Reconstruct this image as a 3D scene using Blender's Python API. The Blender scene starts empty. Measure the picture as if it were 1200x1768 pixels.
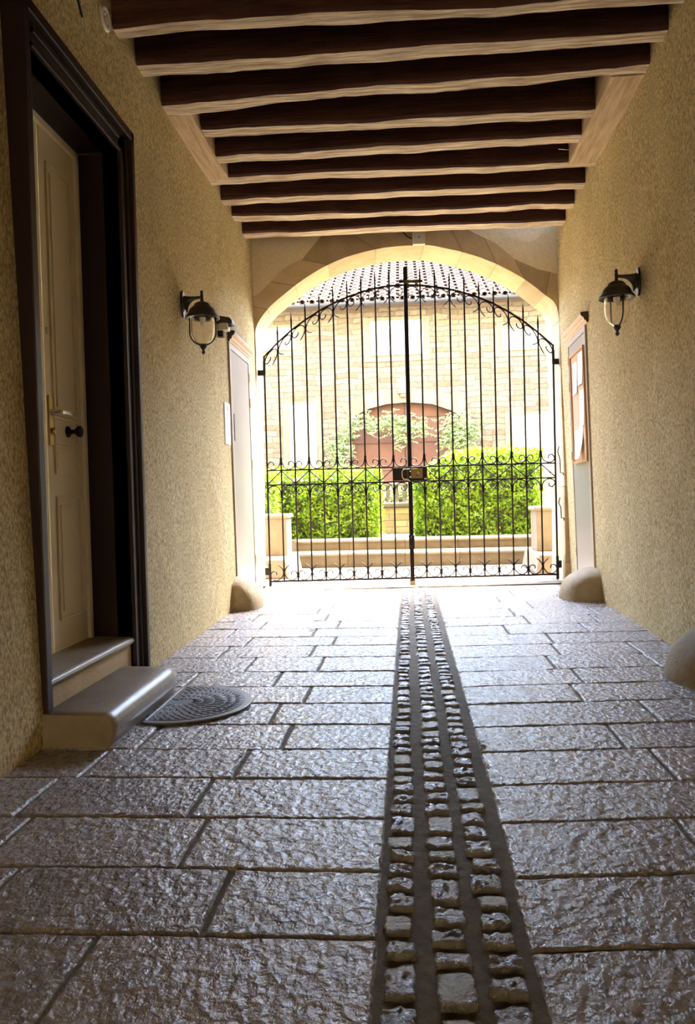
import bpy, math, random
from mathutils import Vector, Matrix, noise
random.seed(7)
R = math.radians
C = bpy.context.scene.collection
SC = bpy.context.scene

# ------------------------------------------------------------------ camera
cam_d = bpy.data.cameras.new('camera'); cam = bpy.data.objects.new('camera', cam_d); C.objects.link(cam)
yaw, pitch, roll = 0.07918596, -0.02146488, -0.02640024
fwd = Vector((-math.sin(yaw)*math.cos(pitch), math.cos(yaw)*math.cos(pitch), math.sin(pitch)))
r0 = Vector((math.cos(yaw), math.sin(yaw), 0)); u0 = r0.cross(fwd)
rt = r0*math.cos(roll) + u0*math.sin(roll); up = -r0*math.sin(roll) + u0*math.cos(roll)
m = Matrix((rt, up, -fwd)).transposed().to_4x4(); m.translation = Vector((0, 0, 1))
cam.matrix_world = m
cam_d.sensor_fit = 'VERTICAL'; cam_d.sensor_height = 36; cam_d.sensor_width = 24.43
cam_d.lens = 1312.19/1768*36
cam_d.clip_start = 0.05; cam_d.clip_end = 500
SC.camera = cam

# ------------------------------------------------------------------ light
w = bpy.data.worlds.new('sky'); SC.world = w; w.use_nodes = True
nt = w.node_tree; bg = nt.nodes['Background']
sk = nt.nodes.new('ShaderNodeTexSky'); sk.sky_type = 'NISHITA'; sk.sun_disc = False
sk.sun_elevation = R(60); sk.sun_rotation = R(50); sk.air_density = 1.0; sk.dust_density = 2.5; sk.ozone_density = .6
nt.links.new(sk.outputs[0], bg.inputs[0]); bg.inputs[1].default_value = .9
sl = bpy.data.lights.new('sun', 'SUN'); sl.energy = 7.0; sl.angle = R(0.6); sl.color = (1, .91, .76)
so = bpy.data.objects.new('sun', sl); C.objects.link(so)
so.rotation_euler = Vector((0.30, 0.27, 1)).to_track_quat('Z', 'Y').to_euler()
so.location = (4, 12, 12)
SC.view_settings.view_transform = 'Standard'; SC.view_settings.look = 'None'
SC.view_settings.gamma = 1; SC.view_settings.use_curve_mapping = False
SC.view_settings.exposure = 3.25
SC.cycles.diffuse_bounces = 10; SC.cycles.max_bounces = 14; SC.cycles.glossy_bounces = 4

# ------------------------------------------------------------------ materials
def mat(name, col, rough=.8, metal=0, spec=.5):
    x = bpy.data.materials.new(name); x.use_nodes = True
    b = x.node_tree.nodes['Principled BSDF']
    b.inputs['Base Color'].default_value = (*col, 1); b.inputs['Roughness'].default_value = rough
    b.inputs['Metallic'].default_value = metal; b.inputs['Specular IOR Level'].default_value = spec
    return x
def N(x, t, **k):
    n = x.node_tree.nodes.new(t)
    for a, v in k.items():
        if a in n.inputs.keys(): n.inputs[a].default_value = v
        else: setattr(n, a, v)
    return n
def L(x, a, b): x.node_tree.links.new(a, b)
def coords(x, scale=(1, 1, 1)):
    tc = N(x, 'ShaderNodeTexCoord'); mp = N(x, 'ShaderNodeMapping'); mp.inputs['Scale'].default_value = scale
    L(x, tc.outputs['Object'], mp.inputs['Vector']); return mp.outputs['Vector']
def vary(x, vec, scale, cols, detail=6, rough=.6, pos=(.3, .7)):
    n = N(x, 'ShaderNodeTexNoise', Scale=scale, Detail=detail, Roughness=rough); L(x, vec, n.inputs['Vector'])
    r = N(x, 'ShaderNodeValToRGB'); L(x, n.outputs['Fac'], r.inputs['Fac'])
    e = r.color_ramp.elements; e[0].position = pos[0]; e[1].position = pos[1]
    e[0].color = (*cols[0], 1); e[1].color = (*cols[1], 1)
    return r.outputs['Color'], n.outputs['Fac']
def mixc(x, a, b, fac, mode='MIX'):
    n = N(x, 'ShaderNodeMix', data_type='RGBA', blend_type=mode)
    if isinstance(fac, (int, float)): n.inputs[0].default_value = fac
    else: L(x, fac, n.inputs[0])
    for i, v in ((6, a), (7, b)):
        if isinstance(v, tuple): n.inputs[i].default_value = (*v, 1)
        else: L(x, v, n.inputs[i])
    return n.outputs[2]
def base(x, c): L(x, c, x.node_tree.nodes['Principled BSDF'].inputs['Base Color'])
def bump(x, h, dist, strength=1.0, prev=None):
    b = N(x, 'ShaderNodeBump', Strength=strength, Distance=dist); L(x, h, b.inputs['Height'])
    if prev: L(x, prev, b.inputs['Normal'])
    L(x, b.outputs['Normal'], x.node_tree.nodes['Principled BSDF'].inputs['Normal'])
    return b.outputs['Normal']

M = {}
# rough-cast stucco
def stucco(name, c1, c2, d=.006, streak=.62, lo=(.44, .42, .36), hi=(1.2, 1.18, 1.12)):
    x = mat(name, c1, .95, spec=.15); v = coords(x, (1, 1, streak))
    c, f = vary(x, v, 2.2, (c1, c2)); c2_, f2 = vary(x, v, 75, (lo, hi), 5, .72, (.38, .60))
    base(x, mixc(x, c, c2_, 1.0, 'MULTIPLY'))
    n = N(x, 'ShaderNodeTexNoise', Scale=85.0, Detail=5.0, Roughness=.75); L(x, v, n.inputs['Vector'])
    b1 = bump(x, n.outputs['Fac'], d*2.2)
    n2 = N(x, 'ShaderNodeTexNoise', Scale=9.0, Detail=3.0); L(x, v, n2.inputs['Vector'])
    bump(x, n2.outputs['Fac'], .02, .6, b1)
    return x
M['stucco'] = stucco('ochre_stucco', (.62, .49, .26), (.72, .59, .34))
M['gate_plaster'] = stucco('gate_wall_plaster', (.76, .64, .41), (.84, .73, .50), .0025, 1, (.86, .85, .82), (1.04, 1.03, 1.0))
# dressed limestone with tone attribute
def tone_stone(name, c1, c2, rough=.8, d=.004, bs=40, tv=(.75, 1.15), spec=.3):
    x = mat(name, c1, rough, spec=spec); v = coords(x)
    c, f = vary(x, v, 6, (c1, c2)); a = N(x, 'ShaderNodeAttribute', attribute_name='tone')
    mr = N(x, 'ShaderNodeMapRange'); mr.inputs['To Min'].default_value = tv[0]; mr.inputs['To Max'].default_value = tv[1]
    L(x, a.outputs['Fac'], mr.inputs['Value'])
    cc = N(x, 'ShaderNodeVectorMath', operation='SCALE'); L(x, c, cc.inputs[0]); L(x, mr.outputs[0], cc.inputs['Scale'])
    base(x, cc.outputs[0])
    n = N(x, 'ShaderNodeTexNoise', Scale=float(bs), Detail=5.0, Roughness=.65); L(x, v, n.inputs['Vector'])
    bump(x, n.outputs['Fac'], d)
    return x
M['limestone'] = tone_stone('arch_limestone', (.45, .33, .175), (.56, .43, .25))
M['pale_stone'] = tone_stone('pale_limestone', (.15, .118, .08), (.20, .16, .112), d=.003)
M['guard_stone'] = tone_stone('guard_stone', (.32, .24, .14), (.46, .37, .23), d=.008, bs=25, tv=(.6, 1.2))
M['worn_stone'] = tone_stone('worn_step_stone', (.20, .155, .105), (.29, .235, .17), rough=.38, d=.0015, bs=30, spec=.45)
M['yellow_stone'] = tone_stone('yellow_coursed_stone', (.10, .073, .042), (.135, .103, .062), d=.005)
# paving slabs
x = tone_stone('bush_hammered_paving', (.21, .175, .155), (.30, .255, .225), rough=.36, d=.001, tv=(.8, 1.15), spec=.62)
v = coords(x, (1, .8, 1))
vo = N(x, 'ShaderNodeTexVoronoi', Scale=42.0, feature='SMOOTH_F1', Smoothness=.6); 
nz = N(x, 'ShaderNodeTexNoise', Scale=34.0, Detail=4.0, Roughness=.6); L(x, v, nz.inputs['Vector'])
mx = N(x, 'ShaderNodeMix', data_type='VECTOR'); mx.inputs[0].default_value = .045
L(x, v, mx.inputs[4]); L(x, nz.outputs['Color'], mx.inputs[5]); L(x, mx.outputs[1], vo.inputs['Vector'])
ad = N(x, 'ShaderNodeMath', operation='ADD'); L(x, vo.outputs['Distance'], ad.inputs[0]); L(x, nz.outputs['Fac'], ad.inputs[1])
n3 = N(x, 'ShaderNodeTexNoise', Scale=75.0, Detail=3.0, Roughness=.6); L(x, v, n3.inputs['Vector'])
b0 = bump(x, n3.outputs['Fac'], .0030)
bump(x, ad.outputs[0], .0072, 1.0, b0)
rr = N(x, 'ShaderNodeMapRange'); rr.inputs['From Min'].default_value = .35; rr.inputs['From Max'].default_value = .65
rr.inputs['To Min'].default_value = .19; rr.inputs['To Max'].default_value = .38; L(x, nz.outputs['Fac'], rr.inputs['Value'])
L(x, rr.outputs[0], x.node_tree.nodes['Principled BSDF'].inputs['Roughness'])
M['paving'] = x
M['cobble'] = tone_stone('grey_cobble', (.15, .128, .11), (.25, .22, .195), rough=.2, d=.012, bs=48, tv=(.75, 1.2), spec=1.0)
x = mat('joint_mortar', (.12, .095, .06), .85, spec=.25); v = coords(x); c, f = vary(x, v, 30, ((.085, .065, .04), (.16, .13, .085)))
base(x, c); bump(x, f, .008); M['mortar'] = x
x = mat('sunlit_ground', (.45, .41, .35), .85); v = coords(x); c, f = vary(x, v, 4, ((.15, .128, .10), (.20, .175, .14)))
base(x, c); bump(x, f, .006); M['ground'] = x
# rough timber
def wood(name, c1, c2, sc=(1.2, 14, 14), rough=.7, d=.012, spec=.3):
    x = mat(name, c1, rough, spec=spec); v = coords(x, sc); c, f = vary(x, v, 2.2, (c1, c2), 8, .62, (.35, .68)); base(x, c)
    n = N(x, 'ShaderNodeTexNoise', Scale=4.0, Detail=7.0, Roughness=.68); L(x, v, n.inputs['Vector']); bump(x, n.outputs['Fac'], d)
    return x
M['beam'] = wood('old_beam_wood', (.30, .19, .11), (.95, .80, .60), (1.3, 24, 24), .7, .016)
M['beam_side'] = wood('dark_shaded_beam_wood', (.045, .014, .010), (.11, .045, .028))  # brown beam sides, with the shade they stand in put into the colour
M['plate'] = wood('pale_trimmer_wood', (.40, .27, .15), (.66, .49, .31), (14, 1.2, 8), .7, .01)
M['boards'] = wood('dark_ceiling_boards', (.05, .022, .013), (.09, .045, .025), (10, 1, 10))
M['casing'] = mat('dark_brown_paint', (.016, .005, .004), .5, spec=.3)
M['door'] = mat('beige_door_paint', (.88, .77, .52), .4)
M['brass'] = mat('worn_brass', (.62, .45, .18), .3, 1)
M['dull_brass'] = mat('dull_lock_brass', (.20, .14, .055), .45, .8)
M['steel'] = mat('bright_steel', (.8, .78, .74), .22, 1)
M['iron'] = mat('black_iron', (.008, .006, .006), .5, .0, .3)
M['rust_iron'] = mat('dark_gate_iron', (.010, .005, .0045), .6, .0, .22)
M['lantern'] = mat('black_lantern_paint', (.014, .010, .008), .38, 0, .6)
x = mat('clear_glass', (1, 1, 1), .03); x.node_tree.nodes['Principled BSDF'].inputs['Transmission Weight'].default_value = 1
x.node_tree.nodes['Principled BSDF'].inputs['IOR'].default_value = 1.3; x.node_tree.nodes['Principled BSDF'].inputs['Base Color'].default_value = (1, .97, .90, 1); x.node_tree.nodes['Principled BSDF'].inputs['Roughness'].default_value = .10; x.node_tree.nodes['Principled BSDF'].inputs['IOR'].default_value = 1.07; x.node_tree.nodes['Principled BSDF'].inputs['Transmission Weight'].default_value = .93; M['glass'] = x
M['white_plastic'] = mat('cream_plastic', (.68, .64, .54), .45)
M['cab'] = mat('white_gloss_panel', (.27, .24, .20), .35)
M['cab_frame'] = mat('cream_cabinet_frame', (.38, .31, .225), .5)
M['cornice'] = wood('pink_stone_cornice', (.60, .43, .30), (.70, .53, .38), (6, 2, 12), .7, .002)
M['cornice_end'] = mat('dark_cornice_end', (.05, .035, .025), .7)
M['cork'] = wood('cork_board', (.50, .33, .19), (.58, .40, .24), (30, 30, 30), .9, .001)
M['board_frame'] = mat('orange_wood_frame', (.50, .25, .10), .4)
M['paper'] = mat('white_paper', (.80, .78, .73), .8)
M['ink'] = mat('grey_print', (.35, .34, .33), .8)
x = mat('rubber_mat', (.055, .055, .06), .5); M['rubber'] = x
M['rubber_edge'] = mat('mat_edge', (.11, .11, .12), .38)
M['terracotta'] = tone_stone('pale_roof_tile', (.11, .07, .05), (.165, .115, .09), d=.003, tv=(.75, 1.25))
M['zinc'] = mat('grey_zinc', (.038, .040, .046), .6, 0)
M['white_shutter'] = mat('white_shutter_paint', (.34, .32, .29), .5)
M['red_door'] = wood('faded_red_door', (.10, .046, .029), (.12, .056, .037), (2, 2, 2), .6, .001)
# rubble stone facade
x = mat('rubble_facade', (.7, .6, .45), .9, spec=.2); v = coords(x, (3.2, 3.2, 8.5))
nz = N(x, 'ShaderNodeTexNoise', Scale=.9, Detail=3.0); L(x, v, nz.inputs['Vector'])
v = coords(x, (1, 1, 1)); sx = N(x, 'ShaderNodeSeparateXYZ'); L(x, v, sx.inputs[0])
cx_ = N(x, 'ShaderNodeCombineXYZ'); L(x, sx.outputs[0], cx_.inputs[0]); L(x, sx.outputs[2], cx_.inputs[1])
nw = N(x, 'ShaderNodeTexNoise', Scale=3.2, Detail=3.0); L(x, cx_.outputs[0], nw.inputs['Vector'])
mx = N(x, 'ShaderNodeMix', data_type='VECTOR'); mx.inputs[0].default_value = .12; L(x, cx_.outputs[0], mx.inputs[4]); L(x, nw.outputs['Color'], mx.inputs[5])
bk = N(x, 'ShaderNodeTexBrick'); bk.inputs['Scale'].default_value = 1.0; bk.inputs['Brick Width'].default_value = .30; bk.inputs['Row Height'].default_value = .105
bk.inputs['Mortar Size'].default_value = .010; bk.inputs['Mortar Smooth'].default_value = .6; bk.inputs['Bias'].default_value = -.25; bk.offset = .37; bk.squash = 1.4; bk.squash_frequency = 3
bk.inputs['Color1'].default_value = (.17, .144, .108, 1); bk.inputs['Color2'].default_value = (.10, .076, .048, 1); bk.inputs['Mortar'].default_value = (.15, .13, .10, 1)
L(x, mx.outputs[1], bk.inputs['Vector'])
c3, f3 = vary(x, cx_.outputs[0], 14, ((.8, .77, .72), (1.15, 1.14, 1.12)), 5, .6)
base(x, mixc(x, bk.outputs['Color'], c3, 1.0, 'MULTIPLY')); iv = N(x, 'ShaderNodeMath', operation='SUBTRACT'); iv.inputs[0].default_value = 1.0; L(x, bk.outputs['Fac'], iv.inputs[1])
bump(x, iv.outputs[0], .03); M['rubble'] = x
# leaves
def leafmat(name, c1, c2, tr=.45):
    x = mat(name, c1, .45, spec=.4); g = N(x, 'ShaderNodeAttribute', attribute_name='tone')
    c = mixc(x, c1, c2, g.outputs['Fac']); base(x, c)
    t = N(x, 'ShaderNodeBsdfTranslucent'); L(x, c, t.inputs[0]); ms = N(x, 'ShaderNodeMixShader', Fac=tr)
    out = x.node_tree.nodes['Material Output']; L(x, x.node_tree.nodes['Principled BSDF'].outputs[0], ms.inputs[1]); L(x, t.outputs[0], ms.inputs[2])
    L(x, ms.outputs[0], out.inputs[0]); return x
M['leaf'] = leafmat('hedge_leaf', (.06, .15, .004), (.27, .40, .008))
M['leaf_dark'] = leafmat('shrub_leaf', (.05, .17, .02), (.16, .34, .04), .3)
M['leaf_vine'] = leafmat('vine_leaf', (.11, .175, .06), (.28, .36, .16), .3)
M['twig'] = mat('twig_brown', (.05, .055, .02), .9)

# ------------------------------------------------------------------ mesh builder
class MB:
    def __init__(s): s.v = []; s.f = []; s.t = []; s.mi = []; s.sm = []; s.cur = 0; s.tone = .5; s.smooth = False
    def face(s, idx): s.f.append(idx); s.t.append(s.tone); s.mi.append(s.cur); s.sm.append(s.smooth)
    def add(s, vs): n = len(s.v); s.v += [tuple(q) for q in vs]; return n
    def hexa(s, p):            # 8 points: bottom 4 ccw, top 4 ccw
        n = s.add(p)
        for q in ((3, 2, 1, 0), (4, 5, 6, 7), (0, 1, 5, 4), (1, 2, 6, 5), (2, 3, 7, 6), (3, 0, 4, 7)): s.face([n+i for i in q])
    def box(s, x0, x1, y0, y1, z0, z1):
        s.hexa([(x0, y0, z0), (x1, y0, z0), (x1, y1, z0), (x0, y1, z0), (x0, y0, z1), (x1, y0, z1), (x1, y1, z1), (x0, y1, z1)])
    def grid(s, nx, ny, fn):
        n = s.add([fn(i/nx, j/ny) for j in range(ny+1) for i in range(nx+1)])
        for j in range(ny):
            for i in range(nx):
                a = n+j*(nx+1)+i; s.face([a, a+1, a+nx+2, a+nx+1])
    def prism(s, poly, fn, d0, d1):   # poly 2D ccw, fn(a,b,d) -> point
        k = len(poly); a = s.add([fn(q[0], q[1], d0) for q in poly]); b = s.add([fn(q[0], q[1], d1) for q in poly])
        s.face([a+i for i in range(k)][::-1]); s.face([b+i for i in range(k)])
        for i in range(k): j = (i+1) % k; s.face([a+i, a+j, b+j, b+i])
    def tube(s, pts, r, seg=8, cap=True, flat=1.0):
        pts = [Vector(p) for p in pts]; rs = r if isinstance(r, (list, tuple)) else [r]*len(pts)
        sm = s.smooth; s.smooth = True; rings = []; prev = None
        for i, p in enumerate(pts):
            t = (pts[min(i+1, len(pts)-1)]-pts[max(i-1, 0)]).normalized()
            if prev is None:
                a = Vector((0, 1, 0)) if abs(t.y) < .9 else Vector((0, 0, 1)); n = t.cross(a).normalized()
            else: n = (prev-t*prev.dot(t)).normalized()
            prev = n; b = t.cross(n)
            rings.append(s.add([p+(n*math.cos(2*math.pi*k/seg)+b*math.sin(2*math.pi*k/seg)*flat)*rs[i] for k in range(seg)]))
        for i in range(len(pts)-1):
            for k in range(seg): q = (k+1) % seg; s.face([rings[i]+k, rings[i]+q, rings[i+1]+q, rings[i+1]+k])
        s.smooth = False
        if cap: s.face([rings[0]+k for k in range(seg)][::-1]); s.face([rings[-1]+k for k in range(seg)])
        s.smooth = sm
    def lathe(s, prof, c=(0, 0, 0), axis='z', seg=24, flut=0):
        sm = s.smooth; s.smooth = True; rings = []
        for r, h in prof:
            ps = []
            for k in range(seg):
                a = 2*math.pi*k/seg; rr = r*(1+flut*(math.cos(a*8)))
                x, y = rr*math.cos(a), rr*math.sin(a)
                q = (x, y, h) if axis == 'z' else ((h, x, y) if axis == 'x' else (x, h, y))
                ps.append((q[0]+c[0], q[1]+c[1], q[2]+c[2]))
            rings.append(s.add(ps))
        for i in range(len(prof)-1):
            for k in range(seg): q = (k+1) % seg; s.face([rings[i]+k, rings[i]+q, rings[i+1]+q, rings[i+1]+k])
        for rg, p in ((rings[0], prof[0]), (rings[-1], prof[-1])):
            if p[0] > 1e-5: s.face([rg+k for k in range(seg)])
        s.smooth = sm
    def leaf(s, p, n, size, asp=.55):
        n = n.normalized(); a = n.orthogonal().normalized(); b = n.cross(a); th = random.random()*6.28
        u = a*math.cos(th)+b*math.sin(th); v = n.cross(u); w_ = size*asp*.5
        q = s.add([p-u*size*.5, p+v*w_+n*size*.06, p+u*size*.5, p-v*w_+n*size*.06, p-n*size*.03])
        s.face([q, q+4, q+1]); s.face([q+4, q+2, q+1]); s.face([q, q+3, q+4]); s.face([q+4, q+3, q+2])
    def build(s, name, mats, parent=None, bevel=0, loc=None, segs=2):
        me = bpy.data.meshes.new(name); me.from_pydata(s.v, [], s.f); me.update()
        if not isinstance(mats, (list, tuple)): mats = [mats]
        for k in mats: me.materials.append(M[k] if isinstance(k, str) else k)
        at = me.attributes.new('tone', 'FLOAT', 'FACE'); at.data.foreach_set('value', s.t)
        me.polygons.foreach_set('material_index', s.mi); me.polygons.foreach_set('use_smooth', s.sm)
        o = bpy.data.objects.new(name, me); C.objects.link(o)
        if parent: o.parent = parent
        if loc: o.location = loc
        if bevel:
            b = o.modifiers.new('bevel', 'BEVEL'); b.width = bevel; b.segments = segs; b.limit_method = 'ANGLE'; b.angle_limit = R(40)
        return o
def tag(o, label=None, cat=None, group=None, kind=None):
    if label: o['label'] = label
    if cat: o['category'] = cat
    if group: o['group'] = group
    if kind: o['kind'] = kind
    return o
def thing(name, label, cat, loc=(0, 0, 0), rz=0, group=None):
    o = bpy.data.objects.new(name, None); C.objects.link(o); o.location = loc; o.rotation_euler = (0, 0, rz); o.empty_display_size = .1
    return tag(o, label, cat, group)
def bx(name, mats, parent, b, bevel=0, loc=None):
    q = MB(); q.box(*b); return q.build(name, mats, parent, bevel, loc)

def lwx(y, z): return -(1.462+.017*y)*(1-z/3.7)-1.612*z/3.7
def rwx(y, z): return (1.495+.0303*y)*(1-z/3.7)+(1.61+.014*(y-5))*z/3.7
GA = R(4); GP = Vector((0.056, 8.361, 0)); GU = Vector((math.cos(GA), math.sin(GA), 0)); GN = Vector((-math.sin(GA), math.cos(GA), 0))
def gp(u, z, n=0): return GP+GU*u+GN*n+Vector((0, 0, z))

# ------------------------------------------------------------------ floor
rowsL = [-.35, .0, .33, .62, .95, 1.28, 1.69, 2.0, 2.33, 2.66, 2.97, 3.3, 3.64, 3.96, 4.3, 4.69, 5.05, 5.37, 5.7, 6.04, 6.42, 6.76, 7.05, 7.45, 7.81, 8.08]
jL = {1.28: [-.74], 1.69: [-1.09, -.5], 2.0: [-1.22, -.65], 2.33: [-1.29, -.72], 2.66: [-1.22, -.65], 2.97: [-1.12, -.53], 3.3: [-1.2, -.64],
      3.64: [-.53], 3.96: [-1.22, -.74], 4.3: [-.97, -.54], 4.69: [-1.22, -.64], 5.05: [-1.13, -.53], 5.37: [-1.33, -.71], 5.7: [-1.15, -.56],
      6.04: [-1.29, -.69], 6.42: [-.80], 6.76: [-.70], 7.05: [-1.25, -.62], 7.45: [-1.4, -.75], 7.81: [-.9]}
rowsR = [-.38, 0, .34, .66, .98, 1.3, 1.66, 1.97, 2.30, 2.60, 2.93, 3.25, 3.60, 3.93, 4.26, 4.62, 4.98, 5.34, 5.72, 6.1, 6.5, 6.9, 7.3, 7.7, 8.1]
jR = {1.66: [.98], 1.97: [.78], 2.3: [1.1], 2.6: [.9], 2.93: [.82, 1.45], 3.25: [1.06], 3.6: [.81], 3.93: [.89, 1.5], 4.26: [.81, 1.39], 4.62: [.91, 1.40],
      4.98: [.94], 5.34: [.69, 1.26], 5.72: [.90, 1.42], 6.1: [.84, 1.5], 6.5: [1.05], 6.9: [.82, 1.4], 7.3: [1.0], 7.7: [.7, 1.3]}
fl = MB()
fl.cur = 1; fl.box(-2.3, 2.3, -5.2, 8.3, -.3, -.008)
def slab(x0, x1, y0, y1, sk):
    x0 += .006; x1 -= .006; y0 += .003; y1 -= .003
    res = .012 if y0 < 2.7 else (.02 if y0 < 4.4 else .045)
    if y1 < 1.2: res = .06
    def ticks(a, b):
        n = max(2, int((b-a-.02)/res)); return [a, a+.003, a+.008]+[a+.01+(b-a-.02)*i/n for i in range(n+1)]+[b-.008, b-.003, b]
    xs, ys = ticks(x0, x1), ticks(y0, y1); sd = random.random()*50; tl = (random.random()-.5)*.004; tx = (random.random()-.5)*.003
    amp = .0044 if y0 < 4.4 else .0018
    vs = []
    for yy in ys:
        for xx in xs:
            d = min(xx-x0, x1-xx, yy-y0, y1-yy); e = max(0, 1-d/.008)
            ex = .004*noise.noise(Vector((xx*9, yy*9, sd)))*(1 if d < .009 else 0)
            h = noise.noise(Vector((xx*40, yy*46, sd)))*.6+noise.noise(Vector((xx*70, yy*60, sd)))*.5+noise.noise(Vector((xx*7, yy*7, sd)))*.5
            z = amp*h*(1 if d > .006 else .3)-.009*e*e+tl*(yy-y0)/(y1-y0)+tx
            vs.append((xx+ex, yy+ex+sk*(xx-.26), z))
    n = fl.add(vs); W = len(xs); fl.tone = random.random(); fl.smooth = True; fl.cur = 0
    for j in range(len(ys)-1):
        for i in range(W-1): a = n+j*W+i; fl.face([a, a+1, a+W+1, a+W])
for i in range(len(rowsL)-1):
    y0, y1 = rowsL[i], rowsL[i+1]; js = [-1.66]+jL.get(y0, [-1.2+(i % 2)*.2, -.55-(i % 2)*.2])+[-.086]
    for a, b in zip(js, js[1:]): slab(a, b, y0, y1, 0)
for i in range(len(rowsR)-1):
    y0, y1 = rowsR[i], rowsR[i+1]; js = [.238 if y0 < 1.9 else .25]+jR.get(y0, [.85+(i % 2)*.25])+[1.85]
    for a, b in zip(js, js[1:]): slab(a, b, y0, y1, .085 if y0 < 7 else .06)
floor = fl.build('floor', ['paving', 'mortar']); tag(floor, kind='structure')
# cobbled gutter
cb = MB()
for cx, wd in ((-.042, .078), (.070, .086), (.180, .084)):
    y = .4+random.random()*.1
    while y < 8.05:
        ln = random.choice([.055, .065, .07, .085, .075, .12]) ; sd = random.random()*90
        hw = wd/2*(.9+.15*random.random()); ox = (random.random()-.5)*.012; tz = (random.random()-.3)*.006
        rough = 1.0 if random.random() > .22 else .35; cb.tone = random.random(); cb.smooth = True
        nx, ny = (14, 12) if y < 3.2 else (8, 6)
        def fn(a, b):
            X = (a-.5)*2; Y = (b-.5)*2; e = max(abs(X), abs(Y))
            k = 1-.10*(abs(X*Y))
            px = cx+ox+X*hw*k; py = y+ln/2+Y*ln/2*k
            nn = noise.noise(Vector((px*26, py*42, sd)))*.9+noise.noise(Vector((px*60, py*90, sd)))*.5+noise.noise(Vector((px*130, py*160, sd)))*.22
            z = .004+tz+rough*.0085*nn+.001*(1-X*X)*(1-Y*Y)
            if e > .97: z = -.02
            elif e > .8: z -= .0025
            j = .006*noise.noise(Vector((X*2+sd, Y*2, 3)))
            return (px+j, py+j, z)
        cb.grid(nx, ny, fn); y += ln+.014+random.random()*.012
gut = cb.build('cobble_gutter', 'cobble'); tag(gut, 'central gutter strip of three rows of worn grey cobbles set in the paving', 'gutter')

# ------------------------------------------------------------------ passage walls and ceiling
def wallmesh(fn, sgn, pieces, th=.36):
    q = MB()
    for (y0, y1, z0, z1) in pieces:
        ny = max(1, int((y1-y0)/.25)); nz = max(1, int((z1-z0)/.4))
        for j in range(ny):
            a, b = y0+(y1-y0)*j/ny, y0+(y1-y0)*(j+1)/ny
            for k in range(nz):
                c, d = z0+(z1-z0)*k/nz, z0+(z1-z0)*(k+1)/nz
                def P(y, z): return (fn(y, z)+sgn*0, y, z)
                o = sgn*th
                pts = [P(a, c), (fn(a, c)+o, a, c), (fn(b, c)+o, b, c), P(b, c), P(a, d), (fn(a, d)+o, a, d), (fn(b, d)+o, b, d), P(b, d)]
                n = q.add(pts)
                F = {'f': (0, 3, 7, 4), 'b': (1, 5, 6, 2)}
                if j == 0: F['n'] = (0, 4, 5, 1)
                if j == ny-1: F['s'] = (3, 2, 6, 7)
                if k == 0: F['d'] = (0, 1, 2, 3)
                if k == nz-1: F['u'] = (4, 7, 6, 5)
                for ff in F.values(): q.face([n+t for t in (ff if sgn < 0 else ff[::-1])])
    return q
wl = wallmesh(lwx, -1, [(-5.1, 3.03, -.1, 4), (3.03, 4.17, 2.93, 4), (4.17, 6.84, -.1, 4), (6.84, 7.78, 2.43, 4), (6.84, 7.78, -.1, .08), (7.78, 8.22, -.1, 4)])
tag(wl.build('wall_left', 'stucco'), kind='structure')
wr = wallmesh(rwx, 1, [(-5.1, 7.1, -.1, 4), (7.1, 7.98, 2.5, 4), (7.1, 7.98, -.1, .08), (7.98, 8.46, -.1, 4)])
tag(wr.build('wall_right', 'stucco'), kind='structure')
q = MB(); q.box(-2.2, -.8, -5.2, -5, -.1, 4); q.box(.8, 2.2, -5.2, -5, -.1, 4); q.box(-.8, .8, -5.2, -5, 2.5, 4)  # unseen end wall, its opening added to let fill light in from behind
tag(q.build('wall_back', 'stucco'), kind='structure')
tag(bx('added_street_ground', 'ground', None, (-12, 12, -10, -5.2, -.3, -.02)), kind='structure')  # unseen ground added outside the rear opening for fill light
tag(bx('added_street_wall', 'stucco', None, (-12, 12, -10.4, -10, -.3, 9)), kind='structure')  # unseen wall added opposite, dims the sky light coming through the opening
tag(bx('ceiling', 'boards', None, (-2.2, 2.2, -5.2, 8.3, 3.97, 4.15)), kind='structure')

# stone arch and gate wall -------------------------------------------------
ARC = [(-1.654, 2.835), (-1.523, 3.037), (-1.323, 3.205), (-1.106, 3.36), (-.852, 3.497), (-.6, 3.589), (-.248, 3.66), (.071, 3.678), (.30, 3.662),
       (.598, 3.59), (.846, 3.500), (1.068, 3.393), (1.265, 3.274), (1.436, 3.137), (1.60, 2.98)]
JL = [(-1.72, 0), (-1.69, .12), (-1.685, .5), (-1.672, 1.2), (-1.672, 2.0), (-1.66, 2.6)]
JR = [(1.622, 2.6), (1.630, 1.9), (1.64, 1.2), (1.638, .6), (1.63, .12), (1.615, 0)]
OUT = [(-1.98, 2.9), (-1.90, 3.12), (-1.62, 3.20), (-1.34, 3.462), (-1.132, 3.561), (-.93, 3.80), (-.70, 3.98), (-.25, 4.0), (.071, 4.0), (.40, 4.0),
       (.709, 3.80), (.956, 3.674), (1.15, 3.50), (1.404, 3.382), (1.92, 3.25)]
OUTL = [(-2.05, 0), (-2.05, .12), (-2.05, .5), (-2.05, 1.2), (-2.05, 2.0), (-2.0, 2.6)]
OUTR = [(1.98, 2.6), (2.05, 1.9), (2.05, 1.2), (2.05, .6), (2.05, .12), (2.05, 0)]
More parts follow.
